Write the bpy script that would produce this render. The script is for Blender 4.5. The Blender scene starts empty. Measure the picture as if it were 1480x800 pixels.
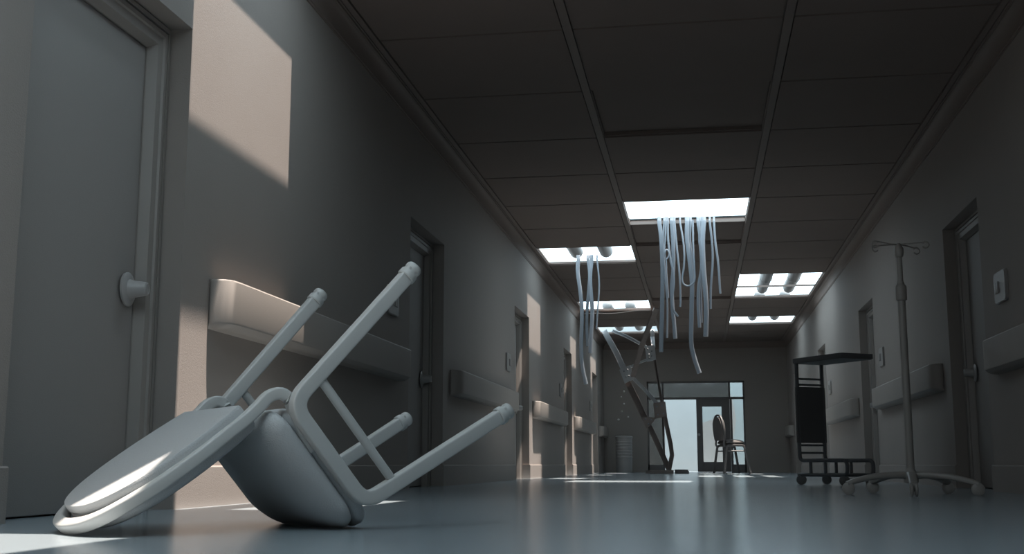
import bpy, math, random
from mathutils import Vector, Matrix
random.seed(4)
PI = math.pi
SC = bpy.context.scene
COL = SC.collection

# ------------------------------------------------------------------ camera
CAM_H, FPX = 0.1736, 1669.0
PITCH, YAW = math.radians(9.2), math.radians(9.12)
cy, sy, cp, sp = math.cos(YAW), math.sin(YAW), math.cos(PITCH), math.sin(PITCH)
CF = Vector((-sy * cp, cy * cp, sp)); CR = Vector((cy, sy, 0)); CU = CR.cross(CF)
CC = Vector((0, 0, CAM_H))
cd = bpy.data.cameras.new('camera'); cam = bpy.data.objects.new('camera', cd); COL.objects.link(cam)
M = Matrix((CR, CU, -CF)).transposed().to_4x4(); M.translation = CC
cam.matrix_world = M
cd.sensor_width = 36; cd.lens = 36 * FPX / 1480; cd.clip_start = 0.02; cd.clip_end = 500
SC.camera = cam

def at(px, py, Y):
    """point on the vertical plane y=Y seen at that place of the photograph"""
    d = CF + CR * ((px - 740) / FPX) - CU * ((py - 400) / FPX)
    return CC + d * ((Y - CC.y) / d.y)

# ------------------------------------------------------------------ room measures
XL, XR, ZC = -2.038, 1.896, 2.7846
MOD = 4.855                      # spacing of the doors along the corridor
R0, R1 = 3.18, 4.31              # first door recess
HEAD = 1.96
YB, YBACK = -3.0, 25.35
ROW = 1.197; ROW0 = 6.69         # ceiling rows
XC = [(-1.915, -0.758), (-0.70, 0.56), (0.618, 1.772)]
XBL, XBR = -1.97, 1.825

# ------------------------------------------------------------------ materials
def mat(name, col, rough=0.6, metal=0.0, bump=0.0, scale=60, var=0.05, spec=0.5, varscale=3.0, coat=0):
    m = bpy.data.materials.new(name); m.use_nodes = True
    nt = m.node_tree; b = nt.nodes['Principled BSDF']
    b.inputs['Roughness'].default_value = rough; b.inputs['Metallic'].default_value = metal
    b.inputs['Specular IOR Level'].default_value = spec
    b.inputs['Coat Weight'].default_value = coat
    tc = nt.nodes.new('ShaderNodeTexCoord')
    n = nt.nodes.new('ShaderNodeTexNoise'); n.inputs['Scale'].default_value = varscale; n.inputs['Detail'].default_value = 5
    nt.links.new(tc.outputs['Object'], n.inputs['Vector'])
    r = nt.nodes.new('ShaderNodeMix'); r.data_type = 'RGBA'
    r.inputs[6].default_value = (*[c * (1 - var) for c in col], 1); r.inputs[7].default_value = (*[min(1, c * (1 + var)) for c in col], 1)
    nt.links.new(n.outputs['Fac'], r.inputs[0]); nt.links.new(r.outputs[2], b.inputs['Base Color'])
    if bump:
        n2 = nt.nodes.new('ShaderNodeTexNoise'); n2.inputs['Scale'].default_value = scale; n2.inputs['Detail'].default_value = 3
        nt.links.new(tc.outputs['Object'], n2.inputs['Vector'])
        bp = nt.nodes.new('ShaderNodeBump'); bp.inputs['Strength'].default_value = bump; bp.inputs['Distance'].default_value = 0.004
        nt.links.new(n2.outputs['Fac'], bp.inputs['Height']); nt.links.new(bp.outputs['Normal'], b.inputs['Normal'])
    return m
WALL = mat('wall_paint', (0.30, 0.263, 0.242), 0.75, bump=0.25, scale=220, var=0.03)
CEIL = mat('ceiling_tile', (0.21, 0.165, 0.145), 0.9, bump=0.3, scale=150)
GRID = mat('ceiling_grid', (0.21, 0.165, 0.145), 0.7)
DARKGAP = mat('ceiling_gap', (0.03, 0.03, 0.03), 0.9)
FLOOR = mat('linoleum', (0.31, 0.36, 0.39), 0.17, bump=0.06, scale=400, var=0.06, varscale=150, spec=0.5)
DOORM = mat('door_paint', (0.31, 0.285, 0.27), 0.6, bump=0.15, scale=200, var=0.03)
FRAMEM = mat('frame_paint', (0.30, 0.27, 0.25), 0.45, var=0.03)
GUARD = mat('guard_vinyl', (0.33, 0.295, 0.27), 0.55, bump=0.1, scale=250, var=0.03)
PLAST = mat('switch_plastic', (0.31, 0.29, 0.28), 0.4)
TUBE = mat('chair_tube', (0.50, 0.50, 0.49), 0.42, var=0.03)
FABRIC = mat('seat_vinyl', (0.46, 0.465, 0.47), 0.55, bump=0.35, scale=260, var=0.04)
DTUBE = mat('dark_tube', (0.10, 0.095, 0.095), 0.5)
DFABRIC = mat('dark_vinyl', (0.10, 0.09, 0.088), 0.7, bump=0.2, scale=200)
IVM = mat('iv_enamel', (0.32, 0.295, 0.275), 0.4)
CARTM = mat('cart_enamel', (0.13, 0.13, 0.135), 0.6)
PANELM = mat('cart_panel', (0.12, 0.112, 0.11), 0.8)
RUBBER = mat('caster_rubber', (0.16, 0.155, 0.15), 0.6)
STRIP = mat('cable_sheath', (0.23, 0.255, 0.29), 0.4)
STEEL = mat('truss_steel', (0.52, 0.54, 0.56), 0.45, metal=0.1, bump=0.1, scale=30, var=0.15, varscale=8)
RUST = mat('truss_rusted', (0.23, 0.19, 0.175), 0.7, bump=0.2, scale=40, var=0.2, varscale=8)
DUCTM = mat('duct_skin', (0.20, 0.20, 0.20), 0.6)
BINM = mat('bin_plastic', (0.30, 0.29, 0.285), 0.55)
WINF = mat('window_frame', (0.15, 0.135, 0.13), 0.6)
ROOMW = mat('room_plaster', (0.37, 0.385, 0.39), 0.8)
SHADOWM = mat('shadow_grey', (0.42, 0.42, 0.43), 0.7)  # grey of the board that stands in for a shadow
DOTM = mat('pale_dot', (0.95, 0.93, 0.9), 0.8)
HANDLE = mat('handle_metal', (0.38, 0.36, 0.35), 0.35)

def glassmat(name, tint):
    m = bpy.data.materials.new(name); m.use_nodes = True; nt = m.node_tree
    for n in list(nt.nodes):
        if n.type != 'OUTPUT_MATERIAL': nt.nodes.remove(n)
    out = [n for n in nt.nodes if n.type == 'OUTPUT_MATERIAL'][0]
    t = nt.nodes.new('ShaderNodeBsdfTransparent'); t.inputs[0].default_value = (*tint, 1)
    g = nt.nodes.new('ShaderNodeBsdfGlossy'); g.inputs['Roughness'].default_value = 0.05
    f = nt.nodes.new('ShaderNodeFresnel'); f.inputs[0].default_value = 1.45
    mx = nt.nodes.new('ShaderNodeMixShader')
    nt.links.new(f.outputs[0], mx.inputs[0]); nt.links.new(t.outputs[0], mx.inputs[1]); nt.links.new(g.outputs[0], mx.inputs[2])
    nt.links.new(mx.outputs[0], out.inputs['Surface'])
    return m
GLASS = glassmat('clear_glass', (0.9, 0.93, 0.93)); GREYGLASS = glassmat('grey_glass', (0.36, 0.35, 0.34))

# ------------------------------------------------------------------ mesh builder
class MB:
    def __init__(s): s.v = []; s.f = []
    def add(s, vs, fs):
        o = len(s.v); s.v += [Vector(v) for v in vs]; s.f += [tuple(o + i for i in f) for f in fs]; return s
    def box(s, a, b, c=0.0):
        """box from corner a to corner b, edges chamfered by c"""
        a = [min(p, q) for p, q in zip(a, b)] if False else a
        lo = [min(p, q) for p, q in zip(a, b)]; hi = [max(p, q) for p, q in zip(a, b)]
        if c <= 0:
            vs = [(x, y, z) for x in (lo[0], hi[0]) for y in (lo[1], hi[1]) for z in (lo[2], hi[2])]
            return s.add(vs, [(0, 1, 3, 2), (4, 6, 7, 5), (0, 4, 5, 1), (2, 3, 7, 6), (0, 2, 6, 4), (1, 5, 7, 3)])
        c = min(c, *[(h - l) * 0.45 for l, h in zip(lo, hi)])
        import bmesh
        bm = bmesh.new(); bmesh.ops.create_cube(bm, size=1)
        for v in bm.verts:
            v.co = Vector([(lo[i] + hi[i]) / 2 + v.co[i] * (hi[i] - lo[i]) for i in range(3)])
        bmesh.ops.bevel(bm, geom=bm.edges[:], offset=c, segments=3, profile=0.5, affect='EDGES')
        bm.verts.index_update()
        s.add([v.co.copy() for v in bm.verts], [[v.index for v in f.verts] for f in bm.faces]); bm.free(); return s
    def prism(s, poly, axis, a, b):
        """extrude a closed 2-D outline along axis 0,1,2 from a to b"""
        def p3(p, t):
            r = list(p); r.insert(axis, t); return r
        n = len(poly)
        vs = [p3(p, a) for p in poly] + [p3(p, b) for p in poly]
        fs = [(i, (i + 1) % n, n + (i + 1) % n, n + i) for i in range(n)] + [tuple(range(n)), tuple(range(2 * n - 1, n - 1, -1))]
        return s.add(vs, fs)
    def sweep(s, pts, prof, up=None, cap=True, scales=None, closed=False):
        """sweep a 2-D profile (list of (a,b)) along points with a stable frame"""
        pts = [Vector(p) for p in pts]; n = len(pts); m = len(prof)
        T = []
        for i in range(n):
            if closed: t = pts[(i + 1) % n] - pts[i - 1]
            elif i == 0: t = pts[1] - pts[0]
            elif i == n - 1: t = pts[-1] - pts[-2]
            else: t = (pts[i + 1] - pts[i]).normalized() + (pts[i] - pts[i - 1]).normalized()
            T.append(t.normalized())
        u = Vector(up) if up else (Vector((0, 0, 1)) if abs(T[0].z) < 0.9 else Vector((1, 0, 0)))
        u = (u - T[0] * u.dot(T[0])).normalized()
        o = len(s.v)
        for i in range(n):
            if i:
                if up: u = Vector(up)
                u = (u - T[i] * u.dot(T[i]))
                u.normalize()
            w = T[i].cross(u); k = scales[i] if scales else 1
            for a, b in prof: s.v.append(pts[i] + w * (a * k) + u * (b * k))
        for i in range(n if closed else n - 1):
            j = (i + 1) % n
            for q in range(m):
                s.f.append((o + i * m + q, o + i * m + (q + 1) % m, o + j * m + (q + 1) % m, o + j * m + q))
        if cap and not closed:
            s.f.append(tuple(o + q for q in reversed(range(m)))); s.f.append(tuple(o + (n - 1) * m + q for q in range(m)))
        return s
    def lathe(s, prof, base=(0, 0, 0), axis=(0, 0, 1), n=24):
        """revolve (r, t) pairs about axis"""
        ax = Vector(axis).normalized(); u = ax.orthogonal().normalized(); w = ax.cross(u); base = Vector(base); o = len(s.v)
        for r, t in prof:
            for i in range(n):
                a = 2 * PI * i / n; s.v.append(base + ax * t + (u * math.cos(a) + w * math.sin(a)) * max(r, 1e-5))
        for k in range(len(prof) - 1):
            for i in range(n):
                s.f.append((o + k * n + i, o + k * n + (i + 1) % n, o + (k + 1) * n + (i + 1) % n, o + (k + 1) * n + i))
        s.f.append(tuple(o + i for i in reversed(range(n)))); s.f.append(tuple(o + (len(prof) - 1) * n + i for i in range(n)))
        return s
    def build(s, name, m, parent=None, smooth=35):
        me = bpy.data.meshes.new(name); me.from_pydata([tuple(v) for v in s.v], [], s.f); me.update()
        import bmesh
        bm = bmesh.new(); bm.from_mesh(me); bmesh.ops.recalc_face_normals(bm, faces=bm.faces[:]); bm.to_mesh(me); bm.free()
        me.materials.append(m)
        if smooth:
            me.shade_smooth(); me.set_sharp_from_angle(angle=math.radians(smooth))
        o = bpy.data.objects.new(name, me); COL.objects.link(o)
        if parent: o.parent = parent
        return o

def circ(r, n=16, r2=None): return [(r * math.cos(2 * PI * i / n), (r2 or r) * math.sin(2 * PI * i / n)) for i in range(n)]
def supe(a, b, e=4, n=24):
    out = []
    for i in range(n):
        t = 2 * PI * i / n; c, s_ = math.cos(t), math.sin(t)
        out.append((a * math.copysign(abs(c) ** (2 / e), c), b * math.copysign(abs(s_) ** (2 / e), s_)))
    return out
def fillet(pts, r, n=7):
    pts = [Vector(p) for p in pts]; out = [pts[0]]
    for i in range(1, len(pts) - 1):
        a, b, c = pts[i - 1], pts[i], pts[i + 1]
        d1 = (a - b).normalized(); d2 = (c - b).normalized()
        ang = d1.angle(d2); t = min(r / math.tan(ang / 2), (a - b).length * .48, (c - b).length * .48)
        p, q = b + d1 * t, b + d2 * t
        for k in range(n + 1):
            u = k / n; out.append(p * (1 - u) ** 2 + b * 2 * u * (1 - u) + q * u * u)
    out.append(pts[-1]); return out
def smooth_path(pts, n=8):
    P = [Vector(p) for p in pts]; P = [P[0] * 2 - P[1]] + P + [P[-1] * 2 - P[-2]]; out = []
    for i in range(1, len(P) - 2):
        for k in range(n):
            t = k / n; a, b, c, d = P[i - 1], P[i], P[i + 1], P[i + 2]
            out.append(0.5 * ((2 * b) + (c - a) * t + (2 * a - 5 * b + 4 * c - d) * t * t + (3 * b - a - 3 * c + d) * t ** 3))
    out.append(P[-2]); return out

def tag(o, label=None, cat=None, group=None, kind=None):
    if label: o['label'] = label
    if cat: o['category'] = cat
    if group: o['group'] = group
    if kind: o['kind'] = kind
    return o
def thing(name, label, cat, loc=(0, 0, 0), group=None, kind=None, rz=0):
    o = bpy.data.objects.new(name, None); COL.objects.link(o); o.location = loc; o.rotation_euler.z = rz
    o.empty_display_size = 0.1
    return tag(o, label, cat, group, kind)
def kids(o): return [c for c in bpy.data.objects if c.parent == o]
def copy_tree(o, parent=None):
    c = o.copy(); COL.objects.link(c)
    if parent: c.parent = parent
    for ch in kids(o): copy_tree(ch, c)
    return c
def struct(o, label, cat): return tag(o, label, cat, kind='structure')

# ------------------------------------------------------------------ shell
doors_y = [(R0 + MOD * k, R1 + MOD * k) for k in range(-1, 5)]
def side_wall(name, x, sgn, label):
    m = MB(); back = x + sgn * 0.35; inner = x + sgn * 0.145
    y = YB
    for a, b in doors_y:
        m.box((x, y, 0), (back, a, ZC + .05)); m.box((x, a, HEAD), (back, b, ZC + .05)); m.box((inner + sgn * 0.045, a, 0), (back, b, HEAD)); y = b
    m.box((x, y, 0), (back, YBACK + .2, ZC + .05))
    return struct(m.build(name, WALL), label, 'wall')
side_wall('wall_left', XL, -1, 'long pale left corridor wall with recessed doors')
side_wall('wall_right', XR, 1, 'dark shaded right corridor wall with recessed doors')
struct(MB().box((XL - .35, YB - .2, 0), (XR + .35, YB, ZC + .05)).build('wall_back', WALL), 'plain wall closing the corridor behind the viewpoint', 'wall')

def baseboard(name, x, sgn, label):
    m = MB(); d, h = 0.014, 0.168; y = YB
    def piece(y0, y1):
        prof = [(x, 0), (x - sgn * d, 0), (x - sgn * d, h - .006), (x - sgn * (d - .005), h), (x, h)]
        m.prism(prof, 1, y0, y1)
    for a, b in doors_y:
        piece(y, a + d * .9); y = b - d * .9
        # returns that run into the recess
        m.box((x - sgn * d * .2, a - .003, 0), (x + sgn * 0.085, a + d, h)); m.box((x - sgn * d * .2, b - d, 0), (x + sgn * 0.085, b + .003, h))
    piece(y, YBACK)
    return struct(m.build(name, FRAMEM if False else WALL, smooth=0), label, 'baseboard')
baseboard('baseboard_left', XL, -1, 'pale baseboard along the left corridor wall')
baseboard('baseboard_right', XR, 1, 'dark baseboard along the right corridor wall')

struct(MB().box((XL - .6, YB - .2, -.1), (XR + .8, 31, 0)).build('floor', FLOOR), 'glossy blue-grey corridor floor with sun patches', 'floor')

# cove moulding
def crown(name, x, sgn, xin, label):
    w = abs(xin - x); h = 0.135
    P = [(0, -h), (.008, -h), (.008, -h + .012), (.014, -h + .014)]
    for i in range(7):
        a = i / 6 * PI / 2
        P.append((.014 + (w - .026) * (1 - math.cos(a)), -h + .016 + (h - .034) * math.sin(a)))
    P += [(w - .010, -.014), (w, -.014), (w, .02), (0, .02)]
    m = MB().prism([(x - sgn * a, ZC + b) for a, b in P], 1, YB, YBACK)
    return struct(m.build(name, GRID, smooth=50), label, 'moulding')
crown('trim_1', XL, -1, XBL, 'long cove moulding where left wall meets ceiling')
crown('trim_2', XR, 1, XBR, 'long cove moulding where right wall meets ceiling')
m = MB()
P = [(0, -.135), (.01, -.135), (.02, -.11), (.05, -.04), (.068, -.014), (.068, .02), (0, .02)]
m.prism([(YBACK - a, ZC + b) for a, b in P], 0, XL, XR)
struct(m.build('trim_3', GRID), 'short cove moulding above the glazed end wall', 'moulding')

# ceiling: cells (col, row); open ones let the sky in
K0, K1 = -8, 16
OPEN = {(1, 4), (0, 6), (2, 8), (2, 9), (0, 10), (2, 12), (0, 13), (0, -2), (0, -4), (0, -5), (1, -5), (0, -6)}  # the rearmost cells, out of view, are opened to brighten the foreground
RAISED = {(1, 1): .04, (1, 5): .04, (1, 9): .04}
m = MB(); g = MB()
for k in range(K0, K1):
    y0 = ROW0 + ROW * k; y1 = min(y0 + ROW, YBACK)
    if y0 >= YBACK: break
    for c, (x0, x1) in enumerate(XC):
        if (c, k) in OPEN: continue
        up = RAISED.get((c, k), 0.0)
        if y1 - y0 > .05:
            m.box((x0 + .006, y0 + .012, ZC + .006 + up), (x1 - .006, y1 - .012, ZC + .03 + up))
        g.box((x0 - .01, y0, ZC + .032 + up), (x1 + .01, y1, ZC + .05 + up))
m.box((XC[0][0], 2.735, ZC + .006), (XC[0][1], ROW0 - 3 * ROW, ZC + .03)); g.box((XC[0][0] - .01, 2.735, ZC + .031), (XC[0][1] + .01, ROW0 - 3 * ROW, ZC + .05))  # unseen tile strip added to end the sun wedge on the chair back
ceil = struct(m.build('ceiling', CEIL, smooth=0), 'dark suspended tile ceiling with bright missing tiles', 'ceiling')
b = g.build('backing', DARKGAP, ceil, smooth=0)
m = MB(); yS = ROW0 + ROW * K0
for a, b_ in ((XL - .1, XBL + .012), (XBL + .012, XC[0][0]), (XC[0][1], XC[1][0]), (XC[1][1], XC[2][0]), (XC[2][1], XBR - .012), (XBR - .012, XR + .1)):
    ys = yS
    if a == XC[0][1]:            # unseen bar narrowed here to widen the sun wedge on the chair
        ys = 2.735; m.box((a + .045, yS, ZC), (b_, ys, ZC + .05))
    m.box((a + .003, ys, ZC), (b_ - .003, YBACK, ZC + .05))
    m.box((a - .004, ys, ZC + .02), (b_ + .004, YBACK, ZC + .045))
for k in range(K0, K1 + 1):
    y = ROW0 + ROW * k
    if y > YBACK: break
    for c, (x0, x1) in enumerate(XC):
        hid = (c, k) in OPEN and (c, k - 1) in OPEN
        if hid: m.box((x0, y - .008, ZC + .002), (x1, y + .008, ZC + .03)); continue
        m.box((x0, y - .012, ZC + .02), (x1, y + .012, ZC + .05))
for c, k in RAISED:
    (x0, x1), y = XC[c], ROW0 + ROW * k
    m.box((x0 - .03, y, ZC + .04), (x0, y + ROW, ZC + .10)); m.box((x1, y, ZC + .04), (x1 + .03, y + ROW, ZC + .10)); m.box((x0 - .03, y + ROW - .006, ZC + .03), (x1 + .03, y + ROW + .03, ZC + .10))
    if (c, k - 1) not in OPEN: m.box((x0 - .03, y - .03, ZC + .04), (x1 + .03, y, ZC + .10))
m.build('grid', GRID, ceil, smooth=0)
# ceiling end behind the camera
struct(MB().box((XL - .35, YB - .2, ZC + .002), (XR + .35, yS + .01, ZC + .06)).build('ceiling_end', GRID), 'plain strip of ceiling behind the viewpoint', 'ceiling') if yS > YB else None

# ------------------------------------------------------------------ doors
def handle(parent, x, sgn, y, z):
    """sgn: +1 when the door faces +x"""
    h = MB()
    h.lathe([(.052, 0), (.066, .002), (.067, .010), (.060, .016), (.040, .018), (.038, .022), (.034, .028), (.027, .078), (.025, .084), (.019, .088), (.0185, .085), (.004, .085)], (x, y, z), (sgn, .10, .02), 36)
    return h.build('door_handle', HANDLE, parent)
def door(n, x, sgn, k, label, hy=None):
    """sgn +1: left wall (faces +x)"""
    a, b = R0 + MOD * k, R1 + MOD * k
    o = thing('door_%d' % n, label, 'door', (0, 0, 0), kind='structure')
    f = MB(); z1 = HEAD
    # jamb section: list of (distance in from the recess edge, depth behind the wall face), stepped
    sec = [(0, .089), (.001, .125), (.007, .125), (.008, .088), (.026, .088), (.027, .130), (.035, .130), (.036, .088), (.056, .088), (.060, .097), (.096, .099), (.100, .108), (.112, .138), (.112, .16), (0, .16)]
    X = lambda d: x - sgn * d
    ring = []
    def path(off): return [(a + off, 0), (a + off, z1 - off), (b - off, z1 - off), (b - off, 0)]
    vs = []; fs = []; q = len(sec)
    for j in range(4):
        for off, d in sec:
            yy, zz = path(off)[j]; vs.append((X(d), yy, zz))
    for j in range(3):
        for i in range(q):
            fs.append((j * q + i, j * q + (i + 1) % q, (j + 1) * q + (i + 1) % q, (j + 1) * q + i))
    f.add(vs, fs); f.build('door_frame', FRAMEM, o, smooth=0)
    l = MB().box((X(.142), a + .115, .006), (X(.185), b - .115, z1 - .115), .004)
    l.build('door_leaf', DOORM, o)
    handle(o, X(.142), sgn, (b - .175), .842)
    return o
for k, lab in enumerate(['large pale door at far left beside the overturned chair', 'dark second door on the left wall behind the upturned chair legs',
                         'third door on the left wall with a sunlit jamb', 'fourth door on the left wall, narrow in view', 'last door on the left wall next to the far corner']):
    door(k + 1, XL, 1, k, lab)
for k, lab in ((1, 'dark nearest door on the right wall behind the drip stand'), (2, 'second door on the right wall behind the wheeled table'),
               (3, 'third door on the right wall, its head seen above the wheeled table'), (4, 'last door on the right wall near the end wall')):
    door(k + 5, XR, -1, k, lab)

# ------------------------------------------------------------------ wall guards
def guard(x, sgn, y0, y1, label, cut=False):
    """long bumper board; plan outline turns back to the wall at both ends"""
    z0, z1, d = .737, .950, .105
    plan = [(0, y0 + .012), (.008, y0 + .002), (.02, y0), (.05, y0 + .008), (.075, y0 + .022), (.092, y0 + .040), (.101, y0 + .065), (.105, y0 + .11), (d, y0 + .3)]
    plan += [(p, y0 + y1 - y) for p, y in reversed(plan)]
    if y1 - y0 < 1.3: plan = plan[:9] + [(d, y1), (0, y1)]
    m = MB(); vs = []; fs = []
    rings = [(z0, -.040), (z0 + .006, -.024), (z0 + .022, -.003), (z0 + .030, 0), (z1 - .010, 0), (z1 - .003, -.004), (z1, -.012)]
    n = len(plan)
    for z, off in rings:
        for p, y in plan:
            pp = max(0, p + off) if p > 0 else -.002
            vs.append((x + sgn * pp, y, z))
    for j in range(len(rings) - 1):
        for i in range(n): fs.append((j * n + i, j * n + (i + 1) % n, (j + 1) * n + (i + 1) % n, (j + 1) * n + i))
    fs.append(tuple(range(n))); fs.append(tuple(range((len(rings) - 1) * n, len(rings) * n)))
    m.add(vs, fs)
    o = thing('wall_guard', label, 'wall guard', (x, (y0 + y1) / 2, z0), group='bumper boards on the corridor walls')
    c = m.build('board', GUARD, o, smooth=28); c.location = (-x, -(y0 + y1) / 2, -z0)
    return o
G0, G1 = 4.58, 7.76
GL = ['long bumper board nearest on the left wall, its near end sunlit above the chair', 'dim second bumper board on the left wall, behind the lowest chair leg',
      'third bumper board on the left wall, top edge catching sun', 'fourth bumper board on the left wall, small and partly sunlit']
for k, lab in enumerate(GL): guard(XL, 1, G0 + MOD * k, G1 + MOD * k, lab)
guard(XL, 1, G0 + MOD * 4, YBACK - .02, 'stub of bumper board in the far left corner by the bin')
GR = ['dark bumper board at the right edge, nearer than the right-hand door', 'bumper board on the right wall directly behind the drip stand pole', 'bumper board on the right wall seen through the wheeled table',
      'small far bumper board on the right wall behind the wheeled table post']
for k, lab in enumerate(GR): guard(XR, -1, G0 + MOD * k, G1 + MOD * k, lab)
guard(XR, -1, G0 + MOD * 4, YBACK - .02, 'stub of bumper board in the far right corner')

# ------------------------------------------------------------------ wall switch plates
def plate(x, sgn, k, label):
    yc, zc = 7.53 + MOD * k, 1.268
    o = thing('light_switch', label, 'light switch', (x, yc, zc), group='switch plates beside the corridor doors')
    m = MB(); W, H_, c = .135, .098, .028
    out = []
    for cx_, cz_, a0 in ((W - c, H_ - c, 0), (-W + c, H_ - c, 90), (-W + c, -H_ + c, 180), (W - c, -H_ + c, 270)):
        for i in range(6):
            a = math.radians(a0 + i * 18); out.append((cx_ + c * math.cos(a), cz_ + c * math.sin(a)))
    m.prism(out, 0, -sgn * .002, sgn * .014); m.prism([(p * .97, q * .96) for p, q in out], 0, sgn * .013, sgn * .019)
    m.build('cover_plate', PLAST, o)
    b = MB()
    for i in (-1, 1): b.box((sgn * .016, .05 + i * .021 - .019, -.036), (sgn * .028, .05 + i * .021 + .019, .036), .004)
    b.build('rocker', PLAST, o)
for k, lab in enumerate(['dark switch plate on the left wall above the nearest bumper board', 'switch plate on the left wall just before the third door', 'small switch plate on the left wall before the fourth door', 'tiny far switch plate on the left wall before the last door']):
    plate(XL, 1, k, lab)
for k, lab in enumerate(['dark switch plate at the right edge beside the nearest right door', 'switch plate on the right wall left of the drip stand pole', 'small switch plate on the right wall beside the wheeled table top']):
    plate(XR, -1, k, lab)

# ------------------------------------------------------------------ glazed end wall
ez = 1.93
X0, X1 = -1.10, .985
m = MB()
m.box((XL - .05, YBACK, 0), (X0, YBACK + .16, ZC + .05)); m.box((X1, YBACK, 0), (XR + .05, YBACK + .16, ZC + .05)); m.box((X0, YBACK, ez + .02), (X1, YBACK + .16, ZC + .05))
struct(m.build('wall_end', WALL, smooth=0), 'dark end wall around the glazed screen', 'wall')
m = MB()
for s0, s1, hx in ((XL, X0, 0), (X1, XR, 0)): m.box((s0, YBACK - .014, 0), (s1, YBACK, .168))
struct(m.build('baseboard_end', WALL, smooth=0), 'dark baseboard on the end wall', 'baseboard')
o = thing('window_1', 'dark framed glazed screen with transom at the corridor end', 'window', (0, YBACK + .05, 0), kind='structure')
f = MB(); y0, y1 = -.03, .05
for a, b in (((X0, 0), (X0 + .035, ez + .02)), ((X1 - .035, 0), (X1, ez + .02)), ((X0, ez - .02), (X1, ez + .02)), ((X0, 1.555), (X1, 1.605)),
             ((-.775, 0), (-.735, ez)), ((.645, 1.58), (.685, ez)), ((X0, 0), (-.775, .16)), ((.668, 0), (.715, 1.58)), ((.715, 0), (X1, .17))):
    f.box((a[0], y0, a[1]), (b[0], y1, b[1]), .004)
f.build('window_frame', WINF, o)
MB().box((X0 + .035, 0, .16), (-.775, .008, ez - .02)).build('pane', GREYGLASS, o, smooth=0)
MB().box((-.735, 0, 1.605), (.645, .008, ez - .02)).build('pane', GREYGLASS, o, smooth=0)
MB().box((.685, 0, 1.605), (X1 - .035, .008, ez - .02)).build('pane', GLASS, o, smooth=0)
MB().box((.715, 0, .17), (X1 - .035, .008, 1.555)).build('pane', GLASS, o, smooth=0)
d = thing('door_10', 'dark glazed door leaf in the end screen behind the standing chair', 'door', (0, YBACK + .05, 0), kind='structure')
f = MB(); dx0, dx1 = -.045, .665
f.box((dx0, -.02, .01), (.084, .03, 1.553), .004); f.box((.491, -.02, .01), (dx1, .03, 1.553), .004)
f.box((.084, -.02, 1.40), (.491, .03, 1.553), .003); f.box((.084, -.02, .01), (.491, .03, .222), .003)
f.build('door_leaf', WINF, d); MB().box((.084, 0, .222), (.491, .008, 1.40)).build('pane', GLASS, d, smooth=0)
MB().lathe([(.02, 0), (.02, .03), (.03, .035), (.03, .06), (.01, .066)], (.0, -.02, .8), (0, -1, 0), 16).build('door_handle', HANDLE, d)

# room beyond
m = MB()
m.box((-3.4, 29.6, 0), (2.9, 29.8, 3.2)); m.box((-3.4, YBACK + .16, 0), (-3.2, 29.6, 3.2)); m.box((2.7, YBACK + .16, 0), (2.9, 29.6, 3.2))
m.box((-3.4, YBACK, 0), (XL - .3, YBACK + .16, 3.2)); m.box((XR + .3, YBACK, 0), (2.9, YBACK + .16, 3.2)); m.box((XL - .3, YBACK + .02, ZC + .05), (XR + .3, YBACK + .16, 3.2))
struct(m.build('wall_room', ROOMW, smooth=0), 'bright pale walls of the room beyond the end screen', 'wall')
struct(MB().box((-3.4, YBACK + .16, 3.0), (2.9, 27.0, 3.15)).build('ceiling_room', CEIL, smooth=0), 'ceiling strip of the room beyond the end screen', 'ceiling')
struct(MB().box((-3.4, 29.58, 0), (2.9, 29.6, .18)).build('baseboard_room', ROOMW, smooth=0), 'pale baseboard in the room beyond the end screen', 'baseboard')
# board added in the shape of a grey shadow behind the door glass
t = thing('shadow_board', 'grey board standing in for a shadow in the bright room, seen through the end door glass', 'board', (0.45, 27.9, 0))
p = [(-.42, 0), (.20, 0), (.28, .42), (.43, 1.22), (.35, 1.76), (.285, 1.87), (.14, 1.32), (-.42, 1.13)]
p = [(.45 - .45 + a, z) for a, z in p]
bb = MB().prism(p, 1, 0, .03).build('panel', SHADOWM, t, smooth=0); bb.rotation_euler.x = math.radians(-6)
MB().box((-.3, .035, .0), (-.24, .08, .80)).build('brace', SHADOWM, t).rotation_euler.x = math.radians(-6)

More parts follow.
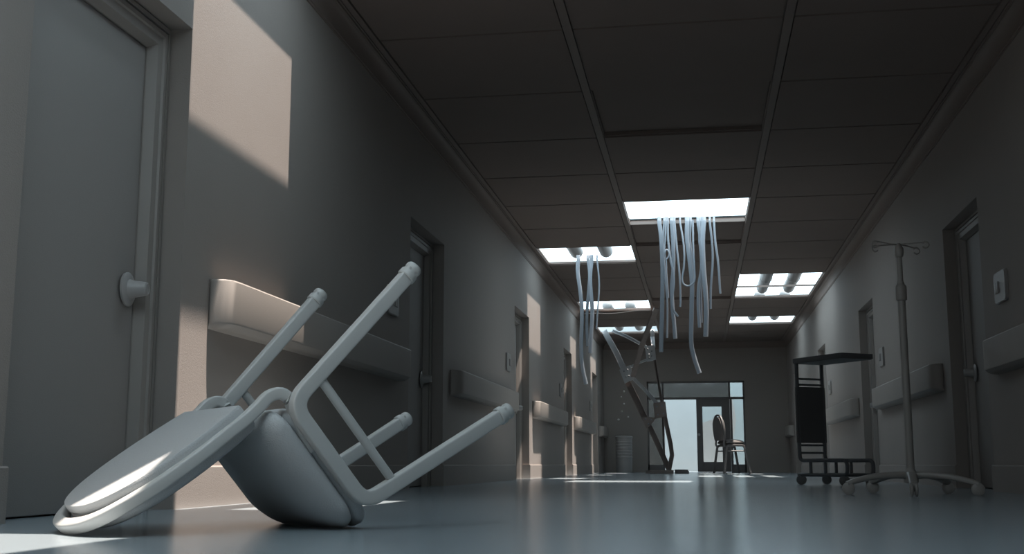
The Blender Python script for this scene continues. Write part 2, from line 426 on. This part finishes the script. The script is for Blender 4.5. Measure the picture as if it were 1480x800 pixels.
# ------------------------------------------------------------------ the chair
def make_chair(label, tubem, fabm):
    root = thing('stacking_chair', label, 'chair')
    wf, a, b, wb, c, dd, hs = .289, .278, .233, .252, .200, .138, .522
    sec = supe(.0205, .0182, 6.5, 32)
    def leg(s, foot, bend, nxt, cut):
        pts = fillet([foot, bend, nxt], .062, 10)
        # run from foot through the bend to the cut point on the rail
        m = MB().sweep([foot + (bend - foot).normalized() * .018] + pts[1:], sec, up=(s, 0, 0))
        o = m.build('leg', tubem, root)
        ax = (bend - foot).normalized()
        cap = MB().lathe([(.012, 0), (.021, .001), (.0235, .005), (.0242, .013), (.0225, .018), (.0205, .021), (.0205, .026), (.0262, .028), (.0268, .044), (.0245, .047), (.015, .048)], foot, ax, 28)
        cap.build('foot_cap', tubem, o)
    for s in (-1, 1):
        RF, FF = Vector((s * wf, -a, 0)), Vector((s * wf, b, 0)); RB, FB = Vector((s * wb, -c, hs)), Vector((s * wb, dd, hs))
        mid1 = RB.lerp(FB, .34); mid2 = RB.lerp(FB, .66)
        leg(s, RF, RB, mid1, 0); leg(s, FF, FB, mid2, 0)
        MB().sweep([mid1, RB.lerp(FB, .5), mid2], sec, up=(s, 0, 0)).build('side_rail', tubem, root)
        zs = .418
        def on_leg(F_, B_, z): return F_.lerp(B_, z / hs)
        p, q = on_leg(RF, RB, zs), on_leg(FF, FB, zs)
        MB().sweep([p, (p + q) / 2, q], circ(.0125, 16)).build('stretcher', tubem, root)
    # cross bars under the seat
    for y in (-.12, .07):
        MB().sweep([(-wb, y, hs), (0, y, hs), (wb, y, hs)], circ(.011, 12)).build('cross_bar', tubem, root)
    # back frame: one tube from the left rail round the oval back to the right rail
    side = [(.222, -.06, .538), (.222, -.12, .533), (.220, -.165, .516), (.218, -.200, .505), (.216, -.232, .514), (.213, -.246, .545), (.211, -.242, .585), (.214, -.240, .635),
            (.232, -.246, .70), (.247, -.252, .78), (.248, -.257, .85), (.238, -.262, .92), (.214, -.267, .980), (.174, -.271, 1.036), (.120, -.273, 1.068), (.06, -.275, 1.083)]
    path = [Vector((-x, y, z)) for x, y, z in side] + [Vector((0, -.2755, 1.088))] + [Vector(p) for p in reversed(side)]
    path = smooth_path(path, 4)
    MB().sweep(path, supe(.0165, .0165, 5, 28), up=(0, -1, .1)).build('back_frame', tubem, root)
    # backrest pad: outline inside the oval
    outl = [(.185, .612), (.205, .665), (.222, .74), (.228, .81), (.223, .88), (.205, .942), (.172, .990), (.125, 1.024), (.07, 1.042), (0, 1.047)]
    left = [(-x, z) for x, z in outl]; full = [(x, z) for x, z in outl] + list(reversed(left[:-1]))
    ring = smooth_path([(x, 0, z) for x, z in full], 4); ring = [(v.x * 1.07, v.z) for v in ring]
    def pad(depths, mat_, nm, y0=0, par=root):
        cz = .84; m = MB(); n = len(ring); vs = []; fs = []
        for sc, dep in depths:
            for x, z in ring:
                zz = cz + (z + .010 * (z - .6) / .45 - cz) * sc; xx = x * sc
                yy = -.240 - (zz - .61) * .075 + dep
                vs.append((xx, yy, zz))
        for j in range(len(depths) - 1):
            for i in range(n): fs.append((j * n + i, j * n + (i + 1) % n, (j + 1) * n + (i + 1) % n, (j + 1) * n + i))
        fs.append(tuple(range(n))); k = (len(depths) - 1) * n; fs.append(tuple(range(k, k + n)))
        m.add(vs, fs); return m.build(nm, mat_, par, smooth=32)
    bk = pad([(.80, -.036), (.96, -.036), (.975, -.035), (.984, -.031), (.986, -.025), (.986, -.014), (.965, -.012), (.965, -.006), (.985, -.002), (1.0, .012), (1.0, .026), (.975, .038), (.92, .046), (.75, .052), (.4, .055)], fabm, 'backrest')
    # seat pan
    def slab(zl, nm, mat_, x, y0, y1, r):
        n = 8; out = []
        for cx_, cy_, a0 in ((x - r, y1 - r, 0), (-x + r, y1 - r, 90), (-x + r * .7, y0 + r * .7, 180), (x - r * .7, y0 + r * .7, 270)):
            rr = r if a0 < 180 else r * .7
            for i in range(n + 1):
                a_ = math.radians(a0 + 90 * i / n); out.append((cx_, cy_, rr * math.cos(a_), rr * math.sin(a_)))
        m = MB(); vs = []; fs = []; q = len(out)
        for z, ins, tz in zl:
            for cx_, cy_, ox, oy in out:
                X_, Y_ = cx_ + ox, cy_ + oy
                X_ -= math.copysign(min(abs(X_), ins), X_); ym = (y0 + y1) / 2; Y_ -= math.copysign(min(abs(Y_ - ym), ins), Y_ - ym)
                vs.append((X_, Y_, z + tz * (max(0, (Y_ - .02)) ** 2)))
        for j in range(len(zl) - 1):
            for i in range(q): fs.append((j * q + i, j * q + (i + 1) % q, (j + 1) * q + (i + 1) % q, (j + 1) * q + i))
        fs.append(tuple(range(q))); k = (len(zl) - 1) * q; fs.append(tuple(range(k, k + q)))
        m.add(vs, fs); return m.build(nm, mat_, root, smooth=60)
    slab([(.508, .05, 0), (.510, .016, 0), (.517, .003, 0), (.530, 0, 0), (.545, .004, 0), (.552, .014, 0), (.554, .03, 0)], 'seat_pan', fabm, .236, -.19, .205, .085)
    slab([(.551, .03, 0), (.553, .010, 0), (.560, .002, 0), (.572, 0, 0), (.585, .002, -.2), (.600, .010, -.5), (.614, .026, -.8), (.625, .052, -1.0), (.632, .09, -1.0), (.636, .14, -1.0), (.637, .18, -1.0)], 'seat_cushion', fabm, .246, -.214, .176, .075)
    return root
chair = make_chair('pale metal stacking chair overturned in the foreground, legs in the air', TUBE, FABRIC)
RM = ((-0.70759, 0.46222, -0.53448), (0.7066, 0.45681, -0.54041), (-0.00564, -0.76005, -0.64984))
TM = (-0.8589, 3.4538, 0.5133)
mw = Matrix(RM).to_4x4(); mw.translation = Vector(TM)
chair.matrix_world = mw
# set down on the floor
bpy.context.view_layer.update()
def lowest(names):
    best = None
    for ch in kids(chair):
        if ch.type == 'MESH' and any(ch.name.startswith(n) for n in names):
            for v in ch.data.vertices:
                p = chair.matrix_world @ v.co
                if best is None or p.z < best.z: best = p.copy()
    return best
for _ in range(3):          # let it rest on the top of its back and on the front of its seat
    A, B = lowest(['back_frame', 'backrest']), lowest(['seat'])
    ab = B - A; h = Vector((ab.x, ab.y, 0)); ax = h.cross(Vector((0, 0, 1))).normalized()
    ang = math.atan2(ab.z, h.length)
    chair.matrix_world = Matrix.Translation(Vector((0, 0, -A.z + .0005))) @ Matrix.Translation(A) @ Matrix.Rotation(-ang, 4, ax) @ Matrix.Translation(-A) @ chair.matrix_world
    bpy.context.view_layer.update()

back = make_chair('dark chair standing upright before the end door', DTUBE, DFABRIC)
back.location = (0.615, 22.45, 0); back.rotation_euler.z = math.radians(-71)

# ------------------------------------------------------------------ drip stand
iv = thing('drip_stand', 'tall thin drip stand on a five-castor base by the right wall', 'drip stand', (1.20, 7.03, 0))
pole = MB().sweep([(0, 0, .09), (0, 0, .5), (0, 0, 1.17)], circ(.0225, 20)); pole.build('pole', IVM, iv)
MB().lathe([(.0165, 1.15), (.0165, 1.43), (.0175, 1.44)], (0, 0, 0), (0, 0, 1), 16).build('upper_pole', IVM, iv)
MB().lathe([(.023, 1.125), (.030, 1.128), (.033, 1.135), (.033, 1.205), (.030, 1.215), (.024, 1.217), (.020, 1.235), (.0165, 1.238)], (0, 0, 0), (0, 0, 1), 24).build('collar', IVM, iv)
MB().lathe([(.017, 1.385), (.023, 1.392), (.027, 1.41), (.027, 1.44), (.020, 1.450), (.016, 1.458), (.010, 1.47)], (0, 0, 0), (0, 0, 1), 24).build('hub_knob', IVM, iv)
for ang, ln, drop in ((-8, .155, .0), (171, .135, .02), (202, .16, -.02), (18, .115, -.025)):
    a_ = math.radians(ang); ux, uy = math.cos(a_), math.sin(a_)
    L_ = [(0, 0, 1.462), (ux * ln * .4, uy * ln * .4, 1.464 + drop * .3), (ux * ln * .85, uy * ln * .85, 1.468 + drop)]
    cxh = ln * .97; rr = .019
    for i in range(11):
        t_ = math.radians(150 - 30 * i)
        L_.append((ux * (cxh + rr * math.cos(t_)), uy * (cxh + rr * math.cos(t_)), 1.460 + drop + rr * math.sin(t_) - .008))
    MB().sweep(smooth_path(L_, 3), circ(.0042, 8), up=(-uy, ux, 0)).build('hook', IVM, iv)
MB().lathe([(.02, .065), (.040, .07), (.042, .10), (.030, .13), (.022, .15), (.0195, .16)], (0, 0, 0), (0, 0, 1), 24).build('base_hub', IVM, iv)
def caster(parent, x, y, zt, r=.033, w=.016, mat_=RUBBER, ang=0.0):
    c = Vector((x, y, r)); ax = Vector((math.cos(ang), math.sin(ang), 0))
    m = MB()
    for s in (-1, 1):
        m.lathe([(r * .5, 0), (r * .86, .002), (r, .007), (r, w - .005), (r * .85, w - .001), (r * .3, w)], c + ax * (s * .004 if s > 0 else -.004), ax * s, 24)
    m.lathe([(.007, -.01), (.007, zt - r)], c, (0, 0, 1), 12)
    m.sweep([c + Vector((0, 0, r * .3)), c + Vector((0, 0, r * .75)), c + Vector((0, 0, r * 1.1))], supe(.013, .016, 4, 12))
    return m.build('caster', mat_, parent)
for i in range(5):
    a_ = math.radians(262 + 72 * i); ux, uy = math.cos(a_), math.sin(a_); R_ = .365
    pts = smooth_path([(ux * .02, uy * .02, .108), (ux * .10, uy * .10, .112), (ux * .22, uy * .22, .102), (ux * .32, uy * .32, .080), (ux * (R_ + .008), uy * (R_ + .008), .062)], 4)
    n = len(pts)
    lg = MB().sweep(pts, supe(.028, .019, 3, 18), up=(0, 0, 1), scales=[1.1 - .35 * j / n for j in range(n)]).build('base_leg', IVM, iv)
    caster(lg, ux * R_, uy * R_, .075, r=.036, mat_=IVM, ang=0.0 if i == 0 else PI / 2 + random.uniform(-.25, .25))

# ------------------------------------------------------------------ wheeled table
ct = thing('overbed_table', 'dark wheeled overbed table with a hanging panel left of the drip stand', 'table', (0.85, 10.30, 0), rz=math.atan2(-.835, .55))
# local x along the base, local y across
Wd, Ln = .27, .56
top = MB()
r = .03; out = []
for cx_, cy_, a0 in ((Ln + .06 - r, Wd + .05 - r, 0), (-.03 + r, Wd + .05 - r, 90), (-.03 + r, -.03 + r, 180), (Ln + .06 - r, -.03 + r, 270)):
    for i in range(6):
        a_ = math.radians(a0 + 18 * i); out.append((cx_ + r * math.cos(a_), cy_ + r * math.sin(a_)))
top.prism(out, 2, 1.040, 1.078); top.prism([(p + (.006 if p < .2 else -.006), q + (.006 if q < .2 else -.006)) for p, q in out], 2, 1.034, 1.041)
top.build('table_top', CARTM, ct)
for y in (0, Wd):
    f = fillet([(0, y, 1.035), (0, y, .205), (Ln + .04, y, .205), (Ln + .04, y, .085), (-.02, y, .085)], .05, 7)
    MB().sweep(f, circ(.016, 14), up=(0, 1, 0)).build('side_frame', CARTM, ct)
    for x in (.14, .33): MB().sweep([(x, y, .085), (x, y, .15), (x, y, .205)], circ(.014, 12)).build('upright', CARTM, ct)
for z in (.905, .855, .335, .27): MB().sweep([(0, 0, z), (0, Wd / 2, z), (0, Wd, z)], circ(.009, 12)).build('cross_bar', CARTM, ct)
for x in (.0, Ln): MB().sweep([(x, 0, .085), (x, Wd / 2, .085), (x, Wd, .085)], circ(.011, 12)).build('cross_bar', CARTM, ct)
MB().box((-.014, -.018, .355), (.014, Wd + .02, .835), .006).build('hanging_panel', PANELM, ct)
for x in (.01, Ln):
    for y in (0, Wd): caster(ct, x, y, .088, r=.041, ang=2.5 + random.uniform(-.3, .3))

# ------------------------------------------------------------------ waste bin
bn = thing('waste_bin', 'grey ribbed round bin in the dim far left corner', 'bin', (-1.56, 24.55, 0))
pr = [(.155, 0), (.163, .006), (.168, .06)]
for i in range(6):
    z = .30 + i * .062; pr += [(.170, z), (.176, z + .008), (.176, z + .022), (.170, z + .030)]
pr += [(.172, .70), (.180, .705), (.180, .722), (.174, .726)]
MB().lathe(pr, n=40).build('body', BINM, bn)
MB().lathe([(.182, .722), (.184, .728), (.184, .742), (.176, .752), (.12, .764), (.02, .768)], n=40).build('lid', BINM, bn)

# ------------------------------------------------------------------ small near-white raised dots on the end wall
for i, (x, z, r_) in enumerate([(-1.591, 1.744, .022), (-1.653, 1.624, .017), (-1.596, 1.473, .019), (-1.643, 1.309, .024), (-1.51, 1.188, .021), (-1.721, 1.13, .028)]):
    lb = ['topmost of the pale dots on the dark end wall', 'second dot down on the end wall, faint and small', 'third dot down on the end wall above the bin', 'fourth dot down on the end wall, fairly bright',
          'rightmost pale dot on the end wall, nearest the fallen truss', 'lowest and brightest of the pale dots, leftmost above the bin'][i]
    m = MB().lathe([(r_ * .7, -.002), (r_, .004), (r_ * .85, .012), (r_ * .3, .018)], (0, 0, 0), (0, -1, 0), 9)
    o = m.build('pale_dot', DOTM); o.location = (x, YBACK, z); o.scale = (1, 1, random.uniform(.8, 1.2))
    tag(o, lb, 'chip', 'pale dots on the end wall')

# ------------------------------------------------------------------ fallen truss
tr = thing('fallen_truss', 'buckled steel roof truss hanging from the ceiling down to the floor at far left', 'truss', (-.9, 22.4, 0))
def tl(px, py, Y=22.4): return at(px, py, Y) - Vector((-.9, 22.4, 0))
def channel(w, d, t=.012): return [(-w, -d), (w, -d), (w, d), (w - t, d), (w - t, -d + t), (-w + t, -d + t), (-w + t, d), (-w, d)]
def strut(pts, w=.04, d=.03, m_=STEEL, nm='strut', upv=(0, -1, 0), flip=1):
    return MB().sweep(pts, [(a_, b_ * flip) for a_, b_ in channel(w, d)], up=upv).build(nm, m_, tr, smooth=20)
strut([tl(873, 477.5, 22.45), tl(890, 508, 22.44), tl(902, 534, 22.42)], .056, .03, STEEL)
strut([tl(885, 477.5, 22.45), tl(906, 486, 22.45), tl(934, 501)], .03, .03, STEEL)
strut([tl(949.3, 444, 19.1), tl(929, 495, 21.0), tl(915, 543, 22.2)], .044, .02, RUST, upv=(0, 0, 1))
strut([tl(943, 477, 22.42), tl(943, 486, 22.5), tl(944.5, 501)], .036, .03, STEEL)
strut([tl(909, 531, 22.48), tl(922, 524.5, 22.48), tl(936, 519, 22.48)], .022, .02, STEEL)
strut([tl(905, 548), tl(917, 572), tl(933, 606)], .06, .035, RUST)
strut([tl(912, 543, 22.46), tl(930, 561, 22.46), tl(950, 583, 22.46)], .034, .025, STEEL)
strut([tl(946, 519), tl(951, 548), tl(957, 585)], .026, .03, RUST)
strut([tl(937, 612, 22.45), tl(950, 640, 22.45), tl(967, 678, 22.45)], .05, .035, RUST)
strut([tl(960, 598), tl(969, 640), tl(971.3, 657), tl(967, 679)], .042, .03, RUST)
strut([tl(958, 600, 22.5), tl(958.6, 625, 22.5), tl(960, 655, 22.5)], .018, .02, RUST)
def gusset(poly, m_, bolts, Y=22.34):
    P = [tl(x, y, Y) for x, y in poly]; yy = P[0].y
    m = MB().prism([(p.x, p.z) for p in P], 1, yy, yy + .018); m.prism([(p.x, p.z) for p in P], 1, yy + .10, yy + .118)
    g_ = m.build('gusset_plate', m_, tr, smooth=0)
    for bx, bz in bolts:
        p = tl(bx, bz, Y); MB().lathe([(.017, -.001), (.017, .010), (.012, .014)], (p.x, yy, p.z), (0, -1, 0), 6).build('bolt', BOLT, g_)
BOLT = mat('bolt_steel', (0.22, 0.24, 0.26), 0.5)
gusset([(895, 534), (911, 527), (915.5, 547), (903, 554)], STEEL, [(902, 536), (907, 534), (905, 544), (909, 543)])
gusset([(932, 500), (946, 498), (948, 519.5), (934.5, 521.5)], STEEL, [(936, 504), (942, 507), (938, 512), (942, 514), (938.5, 517)])
gusset([(944, 582), (961.5, 580), (964, 601), (946.5, 604.5)], RUST, [(949, 587), (957, 586), (951, 599), (959, 597)])
gusset([(926.5, 601.5), (948, 603), (939.5, 615), (934, 618.5)], RUST, [(933, 605), (941, 606), (937, 612)])
def flat(x0, x1, y0, y1, z, h, nm, label, m_, rz):
    t_ = thing(nm, label, 'debris', ((x0 + x1) / 2, (y0 + y1) / 2, 0), rz=rz)
    w, d_ = (x1 - x0) / 2, (y1 - y0) / 2
    MB().box((-w, -d_, z), (w, d_, z + h), .004).build('plate', m_, t_)
    MB().box((-w, -d_, z + h - .001), (w, -d_ + .015, z + h + .03), .002).build('flange', m_, t_)
flat(-1.02, -.50, 22.0, 22.7, 0, .036, 'steel_plate', 'flat rusty plate on the floor under the truss foot', RUST, .05)
flat(-.46, -.21, 22.1, 22.5, .0, .045, 'channel_offcut', 'dark steel offcut lying right of the truss foot', WINF, -.03)

# ------------------------------------------------------------------ hanging cables
CAT = 'cable'
def cable(pts, Y, w, label, group, thin=1.0, e=3.2, depth=None, wob=0.0):
    Y -= .125 if Y < 13 else .115
    P = [at(x, y, Y + (i * wob)) for i, (x, y) in enumerate(pts)]
    P = [P[0] + Vector((0, .012, .070)), P[0] + Vector((0, .004, .035))] + P
    b0 = P[2].copy(); o = None
    path = smooth_path(P, 6)
    m = MB().sweep([p - b0 for p in path], supe(w / 2, (depth or w * .55) / 2, e, 14), up=(0, 1, 0))
    o = m.build('hanging_cable', STRIP, smooth=50); o.location = b0
    return tag(o, label, CAT, group)
GA = 'cables hanging from the large middle ceiling opening'
cable([(953, 322), (956, 350), (957.5, 390), (957, 440), (955.5, 508)], 12.72, .046, 'broad straight cable, leftmost of the middle bunch', GA)
cable([(960, 322), (958, 350), (961, 395), (964.5, 440), (964, 488)], 12.66, .022, 'thin cable second from left in the middle bunch, ending beside the broad one', GA)
cable([(965, 322), (965.5, 345), (969, 375), (973, 392), (974, 410), (971.5, 431), (973, 447), (980, 457)], 12.60, .024, 'thin cable in the middle bunch with its tip hooked to the right', GA)
cable([(971, 322), (973, 355), (973, 390), (971, 415), (972, 445), (974, 465), (976, 489)], 12.70, .044, 'broad cable behind the hooked one in the middle bunch', GA)
cable([(975, 322), (978, 355), (982, 395), (983.5, 430), (983, 443)], 12.62, .022, 'thin cable just left of the looped one in the middle bunch', GA)
cable([(962.5, 322), (961.5, 342), (960.5, 365), (963.5, 374), (967, 367), (964, 360.5), (960.8, 366), (963, 378), (963.5, 396), (966, 430)], 12.58, .016, 'very thin cable with a small curl below the middle opening', GA, depth=.016)
cable([(983, 322), (987, 345), (989, 365), (988.5, 385), (986, 402), (988, 410), (994, 413), (1000, 410.5), (1004, 404), (1003.5, 385), (1002, 355), (1001.5, 322), (1001.5, 318)], 12.60, .020, 'thin cable hanging in a wide U-shaped loop', GA, depth=.018)
cable([(993, 322), (993, 345), (997, 378), (1000, 410), (999.6, 445), (999, 494), (1003, 515), (1011, 539)], 12.72, .048, 'longest broad cable of the middle bunch, tip bent right', GA)
cable([(1009, 322), (1012, 345), (1014, 385), (1010.5, 410), (1009, 436), (1011, 473)], 12.70, .036, 'medium cable left of the brightest broad one in the middle bunch', GA)
cable([(1017, 322), (1015.5, 350), (1017, 390), (1019.5, 420), (1021, 450), (1020, 486)], 12.60, .052, 'brightest broad cable with a square cut end in the middle bunch', GA, depth=.04)
cable([(1026, 322), (1029.5, 355), (1030, 380), (1027.5, 415), (1027, 446)], 12.68, .024, 'thin cable right of the brightest broad one', GA)
cable([(1032, 322), (1034, 350), (1038, 380), (1041, 424)], 12.62, .024, 'thin short cable, rightmost of the middle bunch', GA)
cable([(998, 322), (997, 345), (1000, 380), (1002, 411)], 12.77, .030, 'cable hanging through the U-shaped loop of the middle bunch', GA)
cable([(1013, 322), (1011, 345), (1015, 385), (1013, 420), (1013.5, 466)], 12.76, .030, 'cable hidden partly behind the brightest broad one', GA)
GBn = 'cables hanging from the left ceiling opening'
cable([(836, 376), (835, 392), (838.5, 420), (841, 450), (840, 500), (841.5, 528), (847, 555)], 15.1, .052, 'longest cable of the left bunch, leftmost', GBn)
cable([(850, 376), (852, 400), (849, 440), (848, 470), (849.5, 500)], 15.16, .040, 'middle cable of the left bunch, behind the pale one', GBn)
cable([(855, 376), (853, 405), (856, 450), (854.5, 480), (853, 510)], 15.06, .052, 'broad pale cable of the left bunch with a square tip', GBn, depth=.04)
cable([(863, 376), (866, 410), (864, 445), (862, 475)], 15.1, .022, 'thin cable, rightmost of the left bunch', GBn)

# ------------------------------------------------------------------ ducts above the ceiling
def duct(x, y0, y1, label, rings=False):
    r_ = .092; pr = []
    for i in range(7):
        a_ = i / 6 * PI / 2; pr.append((r_ * math.sin(a_), -r_ * math.cos(a_)))
    L_ = y1 - y0; k = .9
    while rings and k < L_ - .2:
        pr += [(r_, k - .02), (r_ + .008, k - .015), (r_ + .008, k + .015), (r_, k + .02)]; k += 1.2
    for i in range(7):
        a_ = i / 6 * PI / 2; pr.append((r_ * math.cos(a_), L_ + r_ * math.sin(a_)))
    o = MB().lathe(pr, (0, 0, 0), (0, 1, 0), 28).build('air_duct', DUCTM, smooth=50); o.location = (x, y0, 3.07)
    return tag(o, label, 'duct', 'ducts above the ceiling openings')
duct(-1.607, -2.0, 7.2, 'left duct above the ceiling nearest the viewpoint, out of view'); duct(-1.20, -2.0, 7.2, 'right duct above the ceiling nearest the viewpoint, out of view')
duct(-1.61, 12.4, 15.65, 'left dark duct seen in the opening with four hanging cables'); duct(-1.20, 12.4, 15.65, 'right dark duct seen in the opening with four hanging cables')
duct(1.10, 15.0, 19.45, 'left dark duct seen in the long double opening on the right', True); duct(1.53, 15.0, 19.45, 'right dark duct seen in the long double opening on the right', True)
duct(1.10, 20.3, 23.2, 'left duct end in the far small opening on the right'); duct(1.53, 20.3, 23.2, 'right duct end in the far small opening on the right')
duct(-1.65, 17.0, 19.9, 'left duct end above the sagging tile'); duct(-1.20, 17.0, 19.9, 'right duct end above the sagging tile')
duct(-1.62, 21.2, 24.6, 'left duct end in the opening where the truss hangs'); duct(-1.20, 21.2, 24.6, 'right duct end in the opening where the truss hangs')

# sagging tile at the second left opening
t = MB(); vs = []; fs = []; nx, ny = 18, 8
for side in (0, 1):
    for j in range(ny + 1):
        for i in range(nx + 1):
            u, v = i / nx, j / ny
            x = -1.93 + 1.19 * u; y = 19.22 + (.34 * (1 - u) * (1 - v)) + 1.35 * v
            z = ZC - .012 - .075 * (1 - v) ** 2 + .012 * math.sin(u * 9 + .5) * (1 - v) + side * .012 - .01 * v
            vs.append((x, y, z))
N = (nx + 1) * (ny + 1)
for j in range(ny):
    for i in range(nx):
        a_ = j * (nx + 1) + i; q = (a_, a_ + 1, a_ + nx + 2, a_ + nx + 1)
        fs.append(q); fs.append(tuple(N + k for k in reversed(q)))
edge = [j * (nx + 1) for j in range(ny, -1, -1)] + list(range(1, nx + 1)) + [j * (nx + 1) + nx for j in range(1, ny + 1)] + [ny * (nx + 1) + i for i in range(nx - 1, 0, -1)]
for i in range(len(edge)):
    a_, b_ = edge[i], edge[(i + 1) % len(edge)]; fs.append((a_, b_, N + b_, N + a_))
o = t.add(vs, fs).build('ceiling_tile', CEIL, smooth=40)
tag(o, 'loose ceiling tile sagging below the second left opening', 'ceiling tile')

# ------------------------------------------------------------------ light
w = bpy.data.worlds.new('world'); SC.world = w; w.use_nodes = True
bg = w.node_tree.nodes['Background']; bg.inputs[0].default_value = (0.71, 0.90, 1.0, 1); bg.inputs[1].default_value = 3.9
sun = bpy.data.lights.new('sun', 'SUN'); so = bpy.data.objects.new('sun', sun); COL.objects.link(so)
sd = Vector((-1, 0.02, -4.4)).normalized(); so.rotation_euler = sd.to_track_quat('-Z', 'Y').to_euler()
sun.energy = 12.0; sun.angle = math.radians(0.7); sun.color = (1.0, 0.89, 0.79)
# daylight portals in the ceiling openings
def portal(x0, x1, y0, y1, z):
    l = bpy.data.lights.new('portal', 'AREA'); l.shape = 'RECTANGLE'; l.size = x1 - x0; l.size_y = y1 - y0; l.cycles.is_portal = True
    o = bpy.data.objects.new('portal', l); COL.objects.link(o); o.location = ((x0 + x1) / 2, (y0 + y1) / 2, z)
for c, k in OPEN:
    portal(XC[c][0], XC[c][1], ROW0 + ROW * k, ROW0 + ROW * (k + 1), ZC + .11)
portal(-3.2, 2.7, 27.0, 29.6, 3.1)

vs = SC.view_settings
vs.view_transform = 'Standard'; vs.look = 'None'; vs.gamma = 1; vs.use_curve_mapping = False; vs.exposure = 0.12
SC.cycles.max_bounces = 10; SC.cycles.diffuse_bounces = 3; SC.cycles.use_denoising = True
